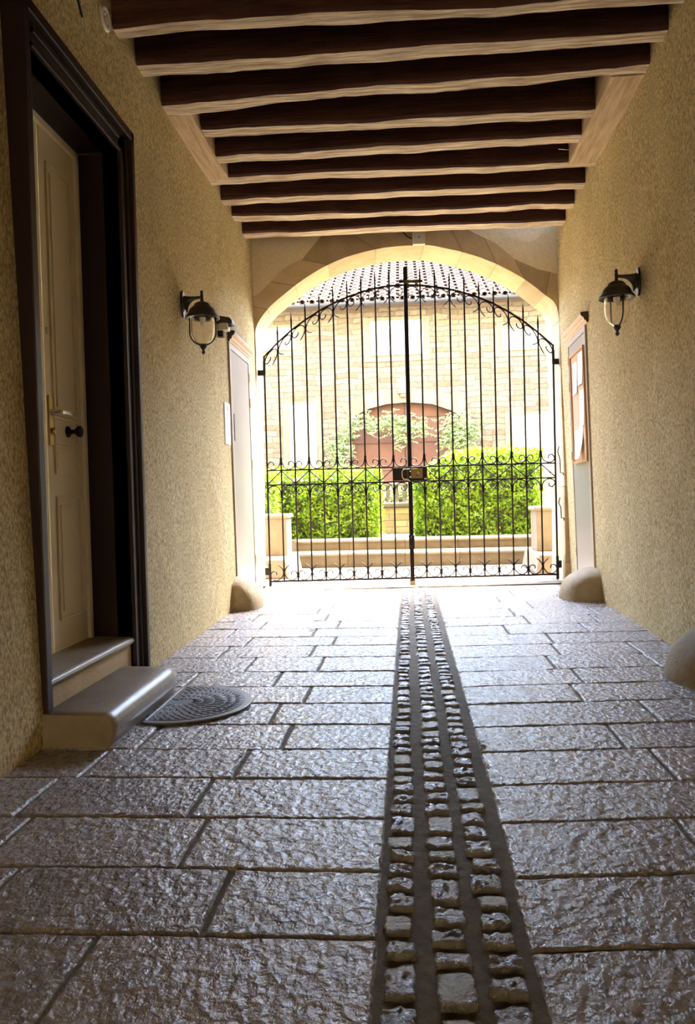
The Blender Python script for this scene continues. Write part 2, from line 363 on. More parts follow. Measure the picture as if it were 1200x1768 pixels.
def cr(P, k=3):
    o_ = []
    for i in range(len(P)-1):
        p0, p1, p2, p3 = P[max(i-1, 0)], P[i], P[i+1], P[min(i+2, len(P)-1)]
        for j in range(k):
            t = j/k; o_.append(tuple(.5*(2*p1[c]+(p2[c]-p0[c])*t+(2*p0[c]-5*p1[c]+4*p2[c]-p3[c])*t*t+(3*p1[c]-p0[c]-3*p2[c]+p3[c])*t**3) for c in (0, 1)))
    return o_+[P[-1]]
inn = JL+ARC+JR; out = OUTL+OUT+OUTR
DEP = .46; FR = -.08
st = MB()
def refine(P, k=4):
    r_ = []
    for a, b in zip(P, P[1:]):
        for i in range(k): r_.append((a[0]+(b[0]-a[0])*i/k, a[1]+(b[1]-a[1])*i/k))
    r_.append(P[-1]); return r_
I2, O2 = cr(inn, 4), refine(out)
breaks = {3, 9, 15, 19, 23, 28, 34, 40, 47, 54, 60, 66, 72, 77, 82, 88, 93, 99, 105, 111, 118, 125, 130, 136}
st.tone = .5
for i in range(len(I2)-1):
    if i in breaks: st.tone = random.random()
    wv = [.006*noise.noise(Vector((p[0]*6, p[1]*6, 1))) for p in (I2[i], I2[i+1])]
    a0, a1, b0, b1 = I2[i], I2[i+1], O2[i], O2[i+1]
    n = st.add([gp(a0[0]+wv[0], a0[1]+wv[0], FR), gp(a1[0]+wv[1], a1[1]+wv[1], FR), gp(b1[0], b1[1], FR), gp(b0[0], b0[1], FR),
                gp(a0[0]+wv[0], a0[1]+wv[0], DEP), gp(a1[0]+wv[1], a1[1]+wv[1], DEP), gp(b1[0], b1[1], DEP), gp(b0[0], b0[1], DEP)])
    for q in ((0, 3, 2, 1), (4, 5, 6, 7), (0, 1, 5, 4), (3, 7, 6, 2)): st.face([n+k for k in q])
    if i in breaks:                                  # mortar joint between two blocks
        tn = st.tone; st.tone = .0; st.cur = 1; d = Vector((O2[i][0]-I2[i][0], O2[i][1]-I2[i][1])).normalized(); pr = Vector((-d.y, d.x))*.0035
        c0, c1 = I2[i], O2[i]
        q = [gp(c0[0]-pr.x+d.x*-.001, c0[1]-pr.y-d.y*.001, FR-.001), gp(c0[0]+pr.x, c0[1]+pr.y, FR-.001), gp(c1[0]+pr.x, c1[1]+pr.y, FR-.001), gp(c1[0]-pr.x, c1[1]-pr.y, FR-.001)]
        n = st.add(q); st.face([n, n+3, n+2, n+1])
        sft = -.0015
        q = [gp(c0[0]-pr.x-d.x*sft*-1, c0[1]-pr.y+d.y*sft, FR), gp(c0[0]+pr.x, c0[1]+pr.y+d.y*sft, FR), gp(c0[0]+pr.x, c0[1]+pr.y+d.y*sft, DEP), gp(c0[0]-pr.x, c0[1]-pr.y+d.y*sft, DEP)]
        n = st.add(q); st.face([n, n+1, n+2, n+3])
        st.tone = tn; st.cur = 0
tag(st.build('trim_1', ['limestone', 'guard_stone']), 'dressed limestone arch surround and jambs of the gateway', kind='structure')
gw = MB()
def gquad(a, b, c, d, n0=FR+.006, n1=DEP-.01):
    gw.hexa([gp(*a, n0), gp(*b, n0), gp(*b, n1), gp(*a, n1), gp(*d, n0), gp(*c, n0), gp(*c, n1), gp(*d, n1)])
top = 11.0  # unseen upper wall, raised to keep sky light off the house
gquad((-9, 0), (-2.03, 0), (-2.03, top), (-9, top)); gquad((2.03, 0), (9, 0), (9, top), (2.03, top))
oo = [(-2.04, 2.6), (-1.98, 2.9)]+OUT[1:]+[(2.04, 2.9)]
for a, b in zip(oo, oo[1:]):
    if b[0]-a[0] > .01: gquad(a, b, (b[0], top), (a[0], top))
tag(gw.build('wall_front', 'gate_plaster'), kind='structure')
th_ = MB(); th_.tone = .7
for i in range(5):
    a, b = -1.66+i*.66, -1.66+(i+1)*.66; th_.tone = random.random()
    th_.hexa([gp(a+.003, -.1, -.20), gp(b-.003, -.1, -.20), gp(b-.003, -.1, .52), gp(a+.003, -.1, .52), gp(a+.003, .006, -.20), gp(b-.003, .006, -.20), gp(b-.003, .004, .52), gp(a+.003, .004, .52)])
tag(th_.build('trim_2', 'pale_stone', bevel=.004), 'pale stone threshold slabs under the gate', kind='structure')

# ------------------------------------------------------------------ ceiling beams
beams = [(4.386, 4.452, .115), (4.803, 4.828, .145), (5.284, 5.179, .14), (5.66, 5.724, .135), (6.091, 6.145, .155), (6.495, 6.603, .15), (6.952, 7.069, .15), (7.402, 7.546, .155), (7.86, 7.99, .17)]
names = ['nearest visible ceiling beam, at the very top edge of the picture', 'second dark ceiling beam from the top edge, running wall to wall', 'third ceiling beam, whose ends hold the trimmer timbers on both sides',
         'first of the shorter beams framed between the two trimmer timbers', 'middle shorter beam between the two trimmer timbers', 'ceiling beam at the far ends of the two trimmer timbers',
         'first full-width beam beyond the trimmer timbers', 'second to last beam before the gate wall', 'last ceiling beam, lying against the plaster above the stone arch']
def beam(yl, yr, wd, label, x0, x1, idx):
    q = MB(); q.smooth = False; n = 44; zb = 3.70; h = .25; seed = idx*7.3+1
    rings = []
    for i in range(n+1):
        t = i/n; X = x0+(x1-x0)*t; yc = yl+(yr-yl)*((X+1.62)/3.26)
        def nz(k, f=2.2, a=1): return a*noise.noise(Vector((X*f, k*9.1, seed)))
        sag = nz(1, .8, .02)+nz(2, 3.5, .009)+nz(7, 11, .005)
        yn = yc-wd+nz(3, 1.5, .022)+nz(8, 9, .006); yf = yc+nz(4, 1.5, .022)+nz(9, 9, .005)
        sec = [(yn, zb+h), (yn+nz(5, 2, .006), zb+.022+sag), (yn+.014, zb+.004+sag), (yf-.016, zb+sag+nz(6, 3, .006)), (yf, zb+.02+sag), (yf, zb+h)]
        rings.append(q.add([(X, a, b) for a, b in sec]))
    for i in range(n):
        for k in range(6): p = (k+1) % 6; q.cur = 0 if k in (2, 3) else 1; q.face([rings[i]+k, rings[i]+p, rings[i+1]+p, rings[i+1]+k])  # light wood below, dark on the sides: light and shade in the colour
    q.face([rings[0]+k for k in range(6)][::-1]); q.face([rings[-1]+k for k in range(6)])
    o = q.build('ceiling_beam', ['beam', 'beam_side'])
    return tag(o, label, 'beam', 'ceiling beams')
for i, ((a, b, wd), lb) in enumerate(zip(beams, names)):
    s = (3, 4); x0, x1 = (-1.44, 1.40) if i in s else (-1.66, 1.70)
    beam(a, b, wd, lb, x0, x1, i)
def trimmer(x0, x1, label, ins):
    q = MB(); n = 20; rr = []
    for i in range(n+1):
        Y = (5.285 if x0 < 0 else 5.17)+(1.10 if x0 < 0 else 1.32)*i/n; a = .012*noise.noise(Vector((Y*3, x0, 0)))+.006*noise.noise(Vector((Y*11, x0, 0)))
        s0, s1 = (x0, x1+a) if x0 < 0 else (x0+a, x1)
        rr.append(q.add([(s0, Y, 3.695+a*.5), (s1, Y, 3.70-a*.3), (s1, Y, 3.94), (s0, Y, 3.94)]))
    for i in range(n):
        for k in range(4): p = (k+1) % 4; q.face([rr[i]+k, rr[i]+p, rr[i+1]+p, rr[i+1]+k])
    q.face([rr[0]+k for k in range(4)]); q.face([rr[-1]+k for k in range(4)])
    return tag(q.build('trimmer_beam', 'plate'), label, 'beam', 'trimmer timbers')
trimmer(-1.62, -1.44, 'pale cracked trimmer timber along the left wall between beams', 1)
trimmer(1.395, 1.66, 'broad pale trimmer timber along the right wall between beams', 1)
nl = MB(); nl.tube([(1.375, 6.32, 3.74), (1.28, 6.30, 3.745)], .003, 6); nl.build('nail', 'steel', None); tag(bpy.data.objects['nail'], 'thin steel nail sticking out near the right end of a beam', 'nail')

# ------------------------------------------------------------------ entrance door on the left
DX = -1.76
d = thing('door_1', 'beige panelled double entrance door in dark brown casing on the left wall', 'door', (DX, 3.6, .25)); tag(d, kind='structure')
def P(name, mats, b, bevel=0, par=d):
    return bx(name, mats, par, (b[0]-DX, b[1]-DX, b[2]-3.6, b[3]-3.6, b[4]-.25, b[5]-.25), bevel)
# casing: flat jamb boards, lining, raised outer band
cs = MB()
def cbox(x0, x1, y0, y1, z0, z1): cs.box(x0-DX, x1-DX, y0-3.6, y1-3.6, z0-.25, z1-.25)
zt = 3.06; yn, yf = 3.0, 4.25; ni, fi = 3.12, 4.08; zi = 2.91
cbox(-1.62, -1.528, yn+.04, ni, 0, zt); cbox(-1.62, -1.528, fi, yf-.03, 0, zt); cbox(-1.62, -1.528, yn+.04, yf-.03, zi, zt-.03)
cbox(-1.62, -1.495, yn, yn+.045, 0, zt+.02); cbox(-1.62, -1.495, yf-.04, yf, 0, zt+.02); cbox(-1.62, -1.495, yn, yf, zt-.03, zt+.02)
cbox(-1.62, -1.515, yf-.075, yf-.045, 0, zt-.04); cbox(-1.62, -1.515, ni, fi, zi+.07, zi+.095); cbox(-1.62, -1.512, fi, fi+.02, 0, zi+.02); cbox(-1.62, -1.512, ni-.02, fi+.02, zi, zi+.02)
cs.build('casing', 'casing', d, .005)
lg = MB(); cs = lg
cbox(-1.80, -1.60, 3.03, ni-.002, .10, 2.93); cbox(-1.80, -1.60, fi+.002, 4.17, .10, 2.93); cbox(-1.80, -1.60, 3.03, 4.17, 2.91, 2.96)
lg.build('jamb_lining', 'casing', d, .003)
P('door_frame', 'door', (-1.80, -1.752, fi-.035, fi, .25, 2.9), .004); P('door_frame', 'door', (-1.80, -1.752, ni, fi, 2.87, 2.905), .004)
def leaf(y0, y1, lock):
    o = P('door_leaf', 'door', (-1.80, -1.768, y0, y1, .25, 2.868), .003)
    q = MB()
    a, b = y0+.08, y1-.075
    for (z0, z1) in ((1.46, 2.70), (1.16, 1.28), (.42, 1.02), (1.315, 1.425)):
        def bb(ya, yb, za, zb, x0, x1): q.box(x0-DX, x1-DX, ya-3.6, yb-3.6, za-.25, zb-.25)
        t = .014
        bb(a-t, b+t, z1, z1+t, -1.768, -1.757); bb(a-t, b+t, z0-t, z0, -1.768, -1.757); bb(a-t, a, z0, z1, -1.768, -1.757); bb(b, b+t, z0, z1, -1.768, -1.757)
        if z1-z0 > .2: bb(a+.03, b-.03, z0+.03, z1-.03, -1.768, -1.760)
        elif z1 < 1.3: bb(a+.015, b-.015, z0+.015, z1-.015, -1.768, -1.761)
    q.build('panel_moulding', 'door', o, .002)
    return o
leaf(ni+.002, 3.634, False); lf = leaf(3.64, fi-.037, True)
P('lock_plate', 'brass', (-1.768, -1.760, 3.655, 3.695, 1.29, 1.54), .002)
q = MB(); q.lathe([(.012, 0), (.012, .05)], (0, 3.675-3.6, 1.455-.25), 'x', 12); q.box(.045, .062, .068, .205, 1.446-.25, 1.464-.25); q.build('lever_handle', 'steel', d, .003)
q = MB(); q.lathe([(.017, 0), (.017, .014), (.012, .018), (.0, .018)], (0, 3.68-3.6, 1.36-.25), 'x', 14); q.build('lock_cylinder', 'brass', d)
q = MB(); q.lathe([(.030, -.004), (.028, .004), (.012, .010), (.010, .035), (.022, .045), (.031, .058), (.029, .068), (.016, .075), (0, .077)], (0, 3.86-3.6, 1.372-.25), 'x', 18); q.build('door_knob', 'iron', d)
P('letter_label', 'brass', (-1.768, -1.765, 3.655, 3.69, 1.80, 1.86)) if False else None
q = MB(); q.lathe([(.018, -.001), (.018, .004), (0, .005)], (-.006, 3.672-3.6, 1.86-.25), 'x', 14); q.build('spyhole_plate', 'white_plastic', d)

# sill step and outer step
q = MB(); q.tone = .6
q.box(-1.80, -1.545, 3.05, 4.10, .0, .212); o1 = q.build('sill_step', 'limestone', None, .004)
tag(o1, 'upper stone sill step with rounded nosing directly under the entrance door', 'step')
q = MB(); pr = [(-1.80, .212), (-1.54, .212), (-1.527, .218), (-1.521, .232), (-1.527, .246), (-1.54, .252), (-1.80, .256)]
q.smooth = False; q.prism([(a, b) for a, b in pr], lambda a, b, t: (a, t, b), 3.05, 4.10); q.build('nosing', 'worn_stone', o1, .003)
q = MB(); n = 14; pr = [(-1.515, .0), (-1.235, .0), (-1.222, .05), (-1.22, .085), (-1.228, .108), (-1.245, .123), (-1.27, .13), (-1.515, .135)]
rr = []
for i in range(n+1):
    t = i/n; Y = 2.985+.965*t
    e = max(0, (t-.9)/.1)
    rr.append(q.add([(a-(.10*e*e if a > -1.5 else 0)+.003*noise.noise(Vector((Y*4, a, b))), Y-(.0), b-(.03*e*e if b > .1 else 0)) for a, b in pr]))
q.smooth = True
for i in range(n):
    for k in range(len(pr)): p = (k+1) % len(pr); q.face([rr[i]+k, rr[i]+p, rr[i+1]+p, rr[i+1]+k])
q.smooth = False; q.face([rr[0]+k for k in range(len(pr))][::-1]); q.face([rr[-1]+k for k in range(len(pr))])
o = q.build('door_step', 'worn_stone', None, 0); tag(o, 'worn rounded stone step on the paving below the entrance door', 'step')
# door mat
mt = thing('door_mat', 'half-round black rubber mat on the paving against the worn door step', 'mat', (-1.115, 3.61, .004))
def disc(r, z0, z1, xmin, seg=64, r0=0):
    pts = []
    for k in range(seg):
        a = 2*math.pi*k/seg; pts.append((max(xmin, r*math.cos(a)*1.0), r*math.sin(a)))
    return pts
q = MB(); q.prism(disc(.335, 0, 0, -.098), lambda a, b, t: (a, b, t), 0, .009); q.build('rim', 'rubber_edge', mt, .003)
q = MB(); q.prism(disc(.30, 0, 0, -.075), lambda a, b, t: (a, b, t), .009, .0115); q.build('mat_field', 'rubber', mt)
q = MB()
for ri, (ra, rb, nn) in enumerate([(.05, .09, 16), (.10, .145, 26), (.155, .205, 36), (.215, .25, 46), (.257, .292, 52)]):
    for k in range(nn):
        a = 2*math.pi*(k+.5*(ri % 2))/nn; a2 = a+.10
        if min(ra*math.cos(a), rb*math.cos(a2)) < -.07: continue
        q.tube([(ra*math.cos(a), ra*math.sin(a), .0115), (rb*math.cos(a2), rb*math.sin(a2), .0115)], .0035, 5)
q.build('ribs', 'rubber_edge', mt)
bx('edge_strip', 'steel', mt, (-.088, -.083, -.29, .29, .009, .011))

# ------------------------------------------------------------------ guard stones
def guard(name, cx, y0, y1, sx, h, label, side, pq=(.95, .95)):
    q = MB(); q.smooth = True; n, mseg = 16, 14; q.tone = .0 if y0 < 5 else .45
    def fn(a, b):
        ph = a*math.pi/2; Y = y0+(y1-y0)*b; e = math.sin(math.pi*min(1, max(0, b)))**.2 if 0 < b < 1 else 0
        k = 1+.05*noise.noise(Vector((a*3, b*3, cx)))
        return (cx+side*sx*k*max(0, math.cos(ph))**pq[0]*max(e, .0), Y, h*k*math.sin(ph)**pq[1]*max(e, 0))
    q.grid(20, 16, fn)
    o = q.build(name, 'guard_stone'); return tag(o, label, 'guard stone', 'guard stones at the foot of the walls')
guard('guard_stone', -1.575, 6.60, 7.12, .235, .285, 'rounded guard stone at the foot of the left wall near the gate', 1)
guard('guard_stone', 1.70, 6.86, 7.42, .32, .285, 'rounded guard stone at the foot of the right wall near the gate', -1)
guard('guard_stone', 1.60, 3.80, 4.30, .27, .30, 'guard stone cut off by the right edge of the picture', -1, (1.0, 1.2))

# ------------------------------------------------------------------ lanterns
def lantern(x, y, z, side, yk, label, k):
    # side: direction from lamp to wall along x
    t = thing('wall_lantern', label, 'lantern', (x, y, z), 0, 'black wall lanterns')
    wallx = (lwx(y, z+.1) if side < 0 else rwx(y, z+.1))-x
    q = MB(); q.prism([(.042*math.cos(a)*1.0, .108+.098*math.sin(a)) for a in [2*math.pi*i/24 for i in range(24)]], lambda a, b, d_: (d_, a, b), wallx-.004*side*-1, wallx-side*.016)
    q.build('wall_plate', 'lantern', t, .003)
    q = MB(); n = 10; pts = []; rs = []
    for i in range(n+1):
        s = i/n; pts.append((wallx*(1-s), 0, .150-.04*(1-s)**2.4)); rs.append(.011+.072*(1-s)**3.2)
    q.tube(pts, rs, 14, True, .42); q.build('arm', 'lantern', t)
    q = MB(); q.lathe([(.0, .202), (.008, .198), (.0125, .186), (.008, .173), (.014, .168), (.011, .160), (.012, .13), (.016, .118), (.040, .112), (.054, .102), (.062, .088), (.066, .080), (.074, .077), (.090, .060), (.098, .042), (.101, .030), (.108, .024), (.122, .006), (.124, -.002), (.116, -.003), (.09, .018), (.0, .03)], seg=32)
    q.build('hood', 'lantern', t)
    q = MB(); q.lathe([(.080, .0), (.083, -.03), (.083, -.09), (.076, -.13), (.058, -.165), (.03, -.187), (0, -.192), (0, -.189), (.028, -.184), (.056, -.162), (.073, -.128), (.080, -.09), (.080, -.03), (.077, .0)], seg=32)
    q.build('glass_bowl', 'glass', t)
    q = MB(); q.lathe([(.022, .02), (.022, -.015), (.018, -.018), (.018, -.05), (.0, -.055)], seg=16); q.build('bulb_socket', 'white_plastic', t)
    q = MB(); pts = []
    for i in range(25):
        a = -math.pi*i/24; X = .094*math.cos(a); Z = -.10+.095*math.sin(a); pts.append((X*math.cos(yk), X*math.sin(yk), Z))
    pts = [(.094*math.cos(yk), .094*math.sin(yk), .005)]+pts+[(-.094*math.cos(yk), -.094*math.sin(yk), .005)]
    q.tube(pts, .0055, 8); q.build('yoke', 'lantern', t)
    q = MB(); q.lathe([(0, -.183), (.022, -.188), (.027, -.200), (.020, -.214), (.011, -.224), (.009, -.232), (.0145, -.243), (.012, -.253), (0, -.262)], seg=16); q.build('finial', 'lantern', t)
    return t
lantern(-1.443, 5.42, 2.308, -1, R(8), 'black wall lantern on the left wall, beside the sensor lamp', 0)
lantern(1.476, 5.42, 2.316, 1, R(100), 'black wall lantern on the right wall, above the notice board', 1)
# motion sensor lamp
ms = thing('security_lamp', 'small black hooded lamp with white body on the left wall above the cabinet corner', 'lamp', (-1.55, 6.52, 2.50))
q = MB(); q.prism([(-.06, .0), (-.06, .055), (-.02, .075), (.06, .06), (.085, .035), (.085, .0), (.05, .0), (.04, .018), (-.02, .018)], lambda a, b, t: (a, t, b), -.06, .06); q.build('hood', 'lantern', ms, .006)
bx('lamp_body', 'white_plastic', ms, (-.055, .045, -.045, .045, -.045, .018), .006)
bx('sensor_lens', 'iron', ms, (.02, .075, -.025, .025, -.01, .02), .008)
bx('bracket', 'cornice_end', ms, (-.06, .0, -.03, .03, -.10, -.03), .006)

# ------------------------------------------------------------------ wall cabinets
def cabinet(fn, s, y0, y1, z0, z1, cy0, cy1, cz0, cz1, hy, label, endm):
    # s: +1 room lies toward +x (left wall), -1 for right wall
    Y = (y0+y1)/2; X = fn(Y, z0); t = thing('wall_cabinet', label, 'cabinet', (X, Y, z0), 0, 'cream cabinets beside the gate')
    t.rotation_euler = (0, math.atan((fn(Y, z1)-fn(Y, z0))/(z1-z0)), -math.atan((fn(y1, 1.3)-fn(y0, 1.3))/(y1-y0)))
    Y = (y0+y1)/2
    def B(n, mm, x0, x1, a, b, c, d_, bev=.003, par=t):
        a0, a1 = sorted((x0*s, x1*s)); return bx(n, mm, par, (a0, a1, a-Y, b-Y, c-z0, d_-z0), bev)
    q = MB(); xs = sorted((-.06*s, .016*s)); f = .055
    for (a, b, c, e) in ((y0, y0+f, z0, z1), (y1-f, y1, z0, z1), (y0+f, y1-f, z1-f, z1), (y0+f, y1-f, z0, z0+f)): q.box(xs[0], xs[1], a-Y, b-Y, c-z0, e-z0)
    q.build('cabinet_frame', 'cab_frame', t, .003)
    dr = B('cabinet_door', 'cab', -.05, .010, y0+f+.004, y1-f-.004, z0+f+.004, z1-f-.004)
    for hz in (.32, 1.3, z1-.50, z1-.24) : B('hinge', 'brass', .008, .022, hy-.012, hy+.012, hz, hz+.09, .002)
    q = MB(); pr = [(-.03, cz0), (.012, cz0), (.018, cz0+.018), (.030, cz0+.025), (.034, cz0+.045), (.050, cz0+.058), (.058, cz0+.075), (.058, cz1-.008), (.05, cz1), (-.03, cz1)]
    pp = [(a*s, b) for a, b in pr]
    if s > 0: pp = pp[::-1]
    q.prism([(a, b-z0) for a, b in pp], lambda a, b, u: (a, u, b), cy0-Y, cy1-Y); c_ = q.build('cornice', 'cornice', t, .002)
    q = MB(); q.prism([(a*1.15, b-z0) for a, b in pp], lambda a, b, u: (a, u, b), cy0-Y-.006, cy0-Y-.0005); q.build('cornice_end', endm, c_)
    return t, B, dr
tl, BL, drl = cabinet(lwx, 1, 6.845, 7.775, .085, 2.43, 6.87, 7.80, 2.44, 2.535, 7.74, 'tall glossy white wall cabinet in the left wall beside the gate', 'cornice_end')
bx('slot_pull', 'iron', drl, (.010, .014, -.36, -.34, 1.45, 1.70))
trr, BR, drr = cabinet(rwx, -1, 7.105, 7.975, .085, 2.50, 7.02, 7.97, 2.505, 2.60, 7.94, 'tall cream wall cabinet in the right wall carrying a notice board', 'cornice_end')
# notice board with papers
nb = thing('notice_board', 'cork notice board with an orange wood frame on the right cabinet door', 'notice board', (rwx(7.48, 1.28)-.014, 7.48, 1.28))
BR_ = tuple(trr.rotation_euler); nb.rotation_euler = BR_
H_ = 1.03
bx('cork_panel', 'cork', nb, (-.006, .004, -.30, .30, 0.0, H_))
q = MB()
for b in ((-.02, .004, -.32, -.30, -.02, H_+.02), (-.02, .004, .30, .32, -.02, H_+.02), (-.02, .004, -.30, .30, -.02, 0), (-.02, .004, -.30, .30, H_, H_+.02)): q.box(*b)
q.build('frame', 'board_frame', nb, .002)
def sheet(nm, loc, w_, h_, label, rot=0, mm='paper', group='papers pinned to the notice board', curl=.01):
    q = MB(); q.smooth = True
    q.grid(4, 6, lambda a, b: (-.002-curl*(1-b)**2, (a-.5)*w_, b*h_)); n = len(q.v)
    q.cur = 1
    for k in range(6):
        z = h_*(.82-.1*k); yy = w_*.36; xx = -.0035-curl*(1-z/h_)**2
        i = q.add([(xx, -yy, z), (xx, yy*(.9-.3*(k % 2)), z), (xx, yy*(.9-.3*(k % 2)), z+h_*.018), (xx, -yy, z+h_*.018)]); q.face([i, i+1, i+2, i+3])
    o = q.build(nm, [mm, 'ink']); o.location = (rwx(loc[1], loc[2])-.0195-.001*(loc[1] < 7.45), loc[1], loc[2]); o.rotation_euler = BR_
    return tag(o, label, 'paper', group)
sheet('paper_notice', (1.660, 7.60, 1.93), .20, .31, 'white sheet pinned at the gate side of the top of the notice board')
sheet('paper_notice', (1.657, 7.34, 1.99), .21, .30, 'white sheet pinned at the top near side of the notice board')
sheet('paper_notice', (1.662, 7.33, 1.60), .20, .34, 'long pale sheet in the middle of the notice board, below the top near one')
sheet('paper_notice', (1.662, 7.64, 1.30), .20, .28, 'white sheet at the bottom gate side of the notice board')
sheet('paper_notice', (1.658, 7.42, 1.30), .20, .30, 'white sheet at the bottom of the notice board with its edge curling off', 0, curl=.05)
# plaque on left wall
q = MB(); q.box(-.004, .004, -.10, .10, 0, .37); q.cur = 1
for k in range(7): q.box(.0035, .0048, -.07, .07-.03*(k % 3), .05+.035*k, .056+.035*k)
q.cur = 1; q.box(.0035, .0048, -.02, .02, .30, .34)
o = q.build('wall_notice', ['paper', 'ink'], None, 0, (lwx(6.72, 1.65)+.006, 6.70, 1.485)); tag(o, 'white paper notice on the left wall just before the white cabinet', 'notice')
# stone fragment above left cabinet, conduit, junction box, vent
q = MB(); q.tone = .2; q.smooth = True
q.grid(10, 8, lambda a, b: (lwx(7.3, 2.6)+.035*math.sin(math.pi*min(.98, max(.02, a)))**.4*math.sin(math.pi*(.5+.5*b)*.98)**.5-.01, 6.95+.85*a, 2.53+.13*b*(1-a*.5)+.015*noise.noise(Vector((a*5, b*3, 0)))))
tag(q.build('lintel_stone', 'guard_stone'), 'rough brown lintel stone bulging from the plaster above the left cabinet cornice', 'stone')
cd = thing('cable_conduit', 'thin vertical cable conduit in the left corner beside the stone arch', 'conduit', tuple(gp(-1.700, 2.63, FR-.012)))
q = MB(); q.tube([(0, 0, 0), (.002, 0, .5), (0, 0, 1.12)], .007, 8); q.build('pipe', 'guard_stone', cd)
for z in (.27, .72): bx('clip', 'iron', cd, (-.014, .014, -.012, .012, z, z+.014), .002)
jb = thing('junction_box', 'small cream junction box on the stone above the crown of the arch', 'junction box', tuple(gp(.127, 3.672, FR)), GA)
bx('box_body', 'white_plastic', jb, (-.066, .066, -.055, .0, 0, .145), .006)
q = MB(); q.lathe([(.007, -.058), (.007, -.054)], (0, 0, .075), 'y', 12); q.build('cover_screw', 'iron', jb)
q = MB(); q.tube([gp(.055, 3.74, FR-.02), gp(.0, 3.77, FR-.02), gp(-.05, 3.83, FR-.01)], .006, 6); tag(q.build('cable', 'iron'), 'short dark cable running from the junction box up behind the last beam', 'cable')
vt = thing('wall_vent', 'round cream vent rosette high on the left wall beside the nearest beam', 'vent', (lwx(4.163, 3.69), 4.163, 3.685))
q = MB(); q.lathe([(.068, -.005), (.068, .008), (.058, .014), (.046, .014), (.046, .006)], axis='x', seg=32); q.build('rim', 'white_plastic', vt)
q = MB()
for k in range(12): a = k*math.pi/6; q.tube([(.009, .014*math.cos(a), .014*math.sin(a)), (.009, .042*math.cos(a+.5), .042*math.sin(a+.5))], .0035, 6)
q.lathe([(.046, .004), (0, .006)], axis='x', seg=24); q.lathe([(.012, .0), (.012, .013), (0, .014)], axis='x', seg=12); q.build('grille', 'white_plastic', vt)
q = MB(); q.tube([(lwx(3.7, 3.55)+.006, 3.66, 3.60), (lwx(3.8, 3.55)+.008, 3.78, 3.56), (lwx(3.9, 3.5)+.006, 3.84, 3.49)], .006, 6)
tag(q.build('cable_end', 'iron'), 'short dark cable end on the left wall above the entrance door', 'cable')
# iron hooks on the right jamb
for k, (z0, z1) in enumerate(((1.48, 1.19), (.92, .70))):
    q = MB(); uj = 1.626
    q.tube([gp(uj-.01, z0, .02), gp(uj-.03, z0-.06, .0), gp(uj-.015, (z0+z1)/2, -.03), gp(uj-.02, z1+.03, -.055), gp(uj-.022, z1, -.06), gp(uj+.006, z1-.004, -.065), gp(uj+.008, z1-.03, -.065)], .006, 7)
    tag(q.build('iron_hook', 'rust_iron'), ['upper iron hold-back hook on the right stone jamb', 'lower iron hold-back hook on the right stone jamb'][k], 'hook', 'hold-back hooks on the right jamb')

# ------------------------------------------------------------------ wrought iron gate
UL, UP, UR = -1.585, -.022, 1.568
AP = [(-1.581, 2.545), (-1.428, 2.695), (-1.269, 2.829), (-1.123, 2.929), (-.969, 3.023), (-.825, 3.095), (-.671, 3.160), (-.528, 3.204), (-.401, 3.242), (-.211, 3.271), (-.046, 3.278),
      (.136, 3.268), (.284, 3.25), (.438, 3.222), (.591, 3.181), (.76, 3.123), (.919, 3.053), (1.068, 2.970), (1.227, 2.869), (1.394, 2.735), (1.551, 2.592), (1.57, 2.575)]
def arc(u):
    for a, b in zip(AP, AP[1:]):
        if u <= b[0]: t = (u-a[0])/(b[0]-a[0]); return a[1]+(b[1]-a[1])*t
    return AP[-1][1]
ZB, ZL, ZU = .078, 1.138, 1.297
S_B = [(.068, .063), (.074, .078), (.066, .096), (.045, .104), (.024, .096), (.012, .074), (.009, .050), (.018, .028), (.04, .010), (.07, .004), (.10, .012), (.128, .035), (.143, .062), (.149, .09), (.143, .118), (.12, .150), (.09, .176)]
S_M = [(.066, .045), (.074, .058), (.066, .080), (.046, .090), (.026, .082), (.012, .062), (.009, .045), (.016, .026), (.038, .009), (.07, .004), (.10, .011), (.126, .032), (.140, .062), (.147, .10)]
def smooth(pts, k=3):
    out_ = []
    for i in range(len(pts)-1):
        p0, p1, p2, p3 = pts[max(i-1, 0)], pts[i], pts[i+1], pts[min(i+2, len(pts)-1)]
        for j in range(k):
            t = j/k
            out_.append(tuple(.5*((2*p1[c])+(-p0[c]+p2[c])*t+(2*p0[c]-5*p1[c]+4*p2[c]-p3[c])*t*t+(-p0[c]+3*p1[c]-3*p2[c]+p3[c])*t**3) for c in range(2)))
    out_.append(pts[-1]); return out_
S_B, S_M = smooth(S_B, 2), smooth(S_M, 2)
TIP = {1: .195}
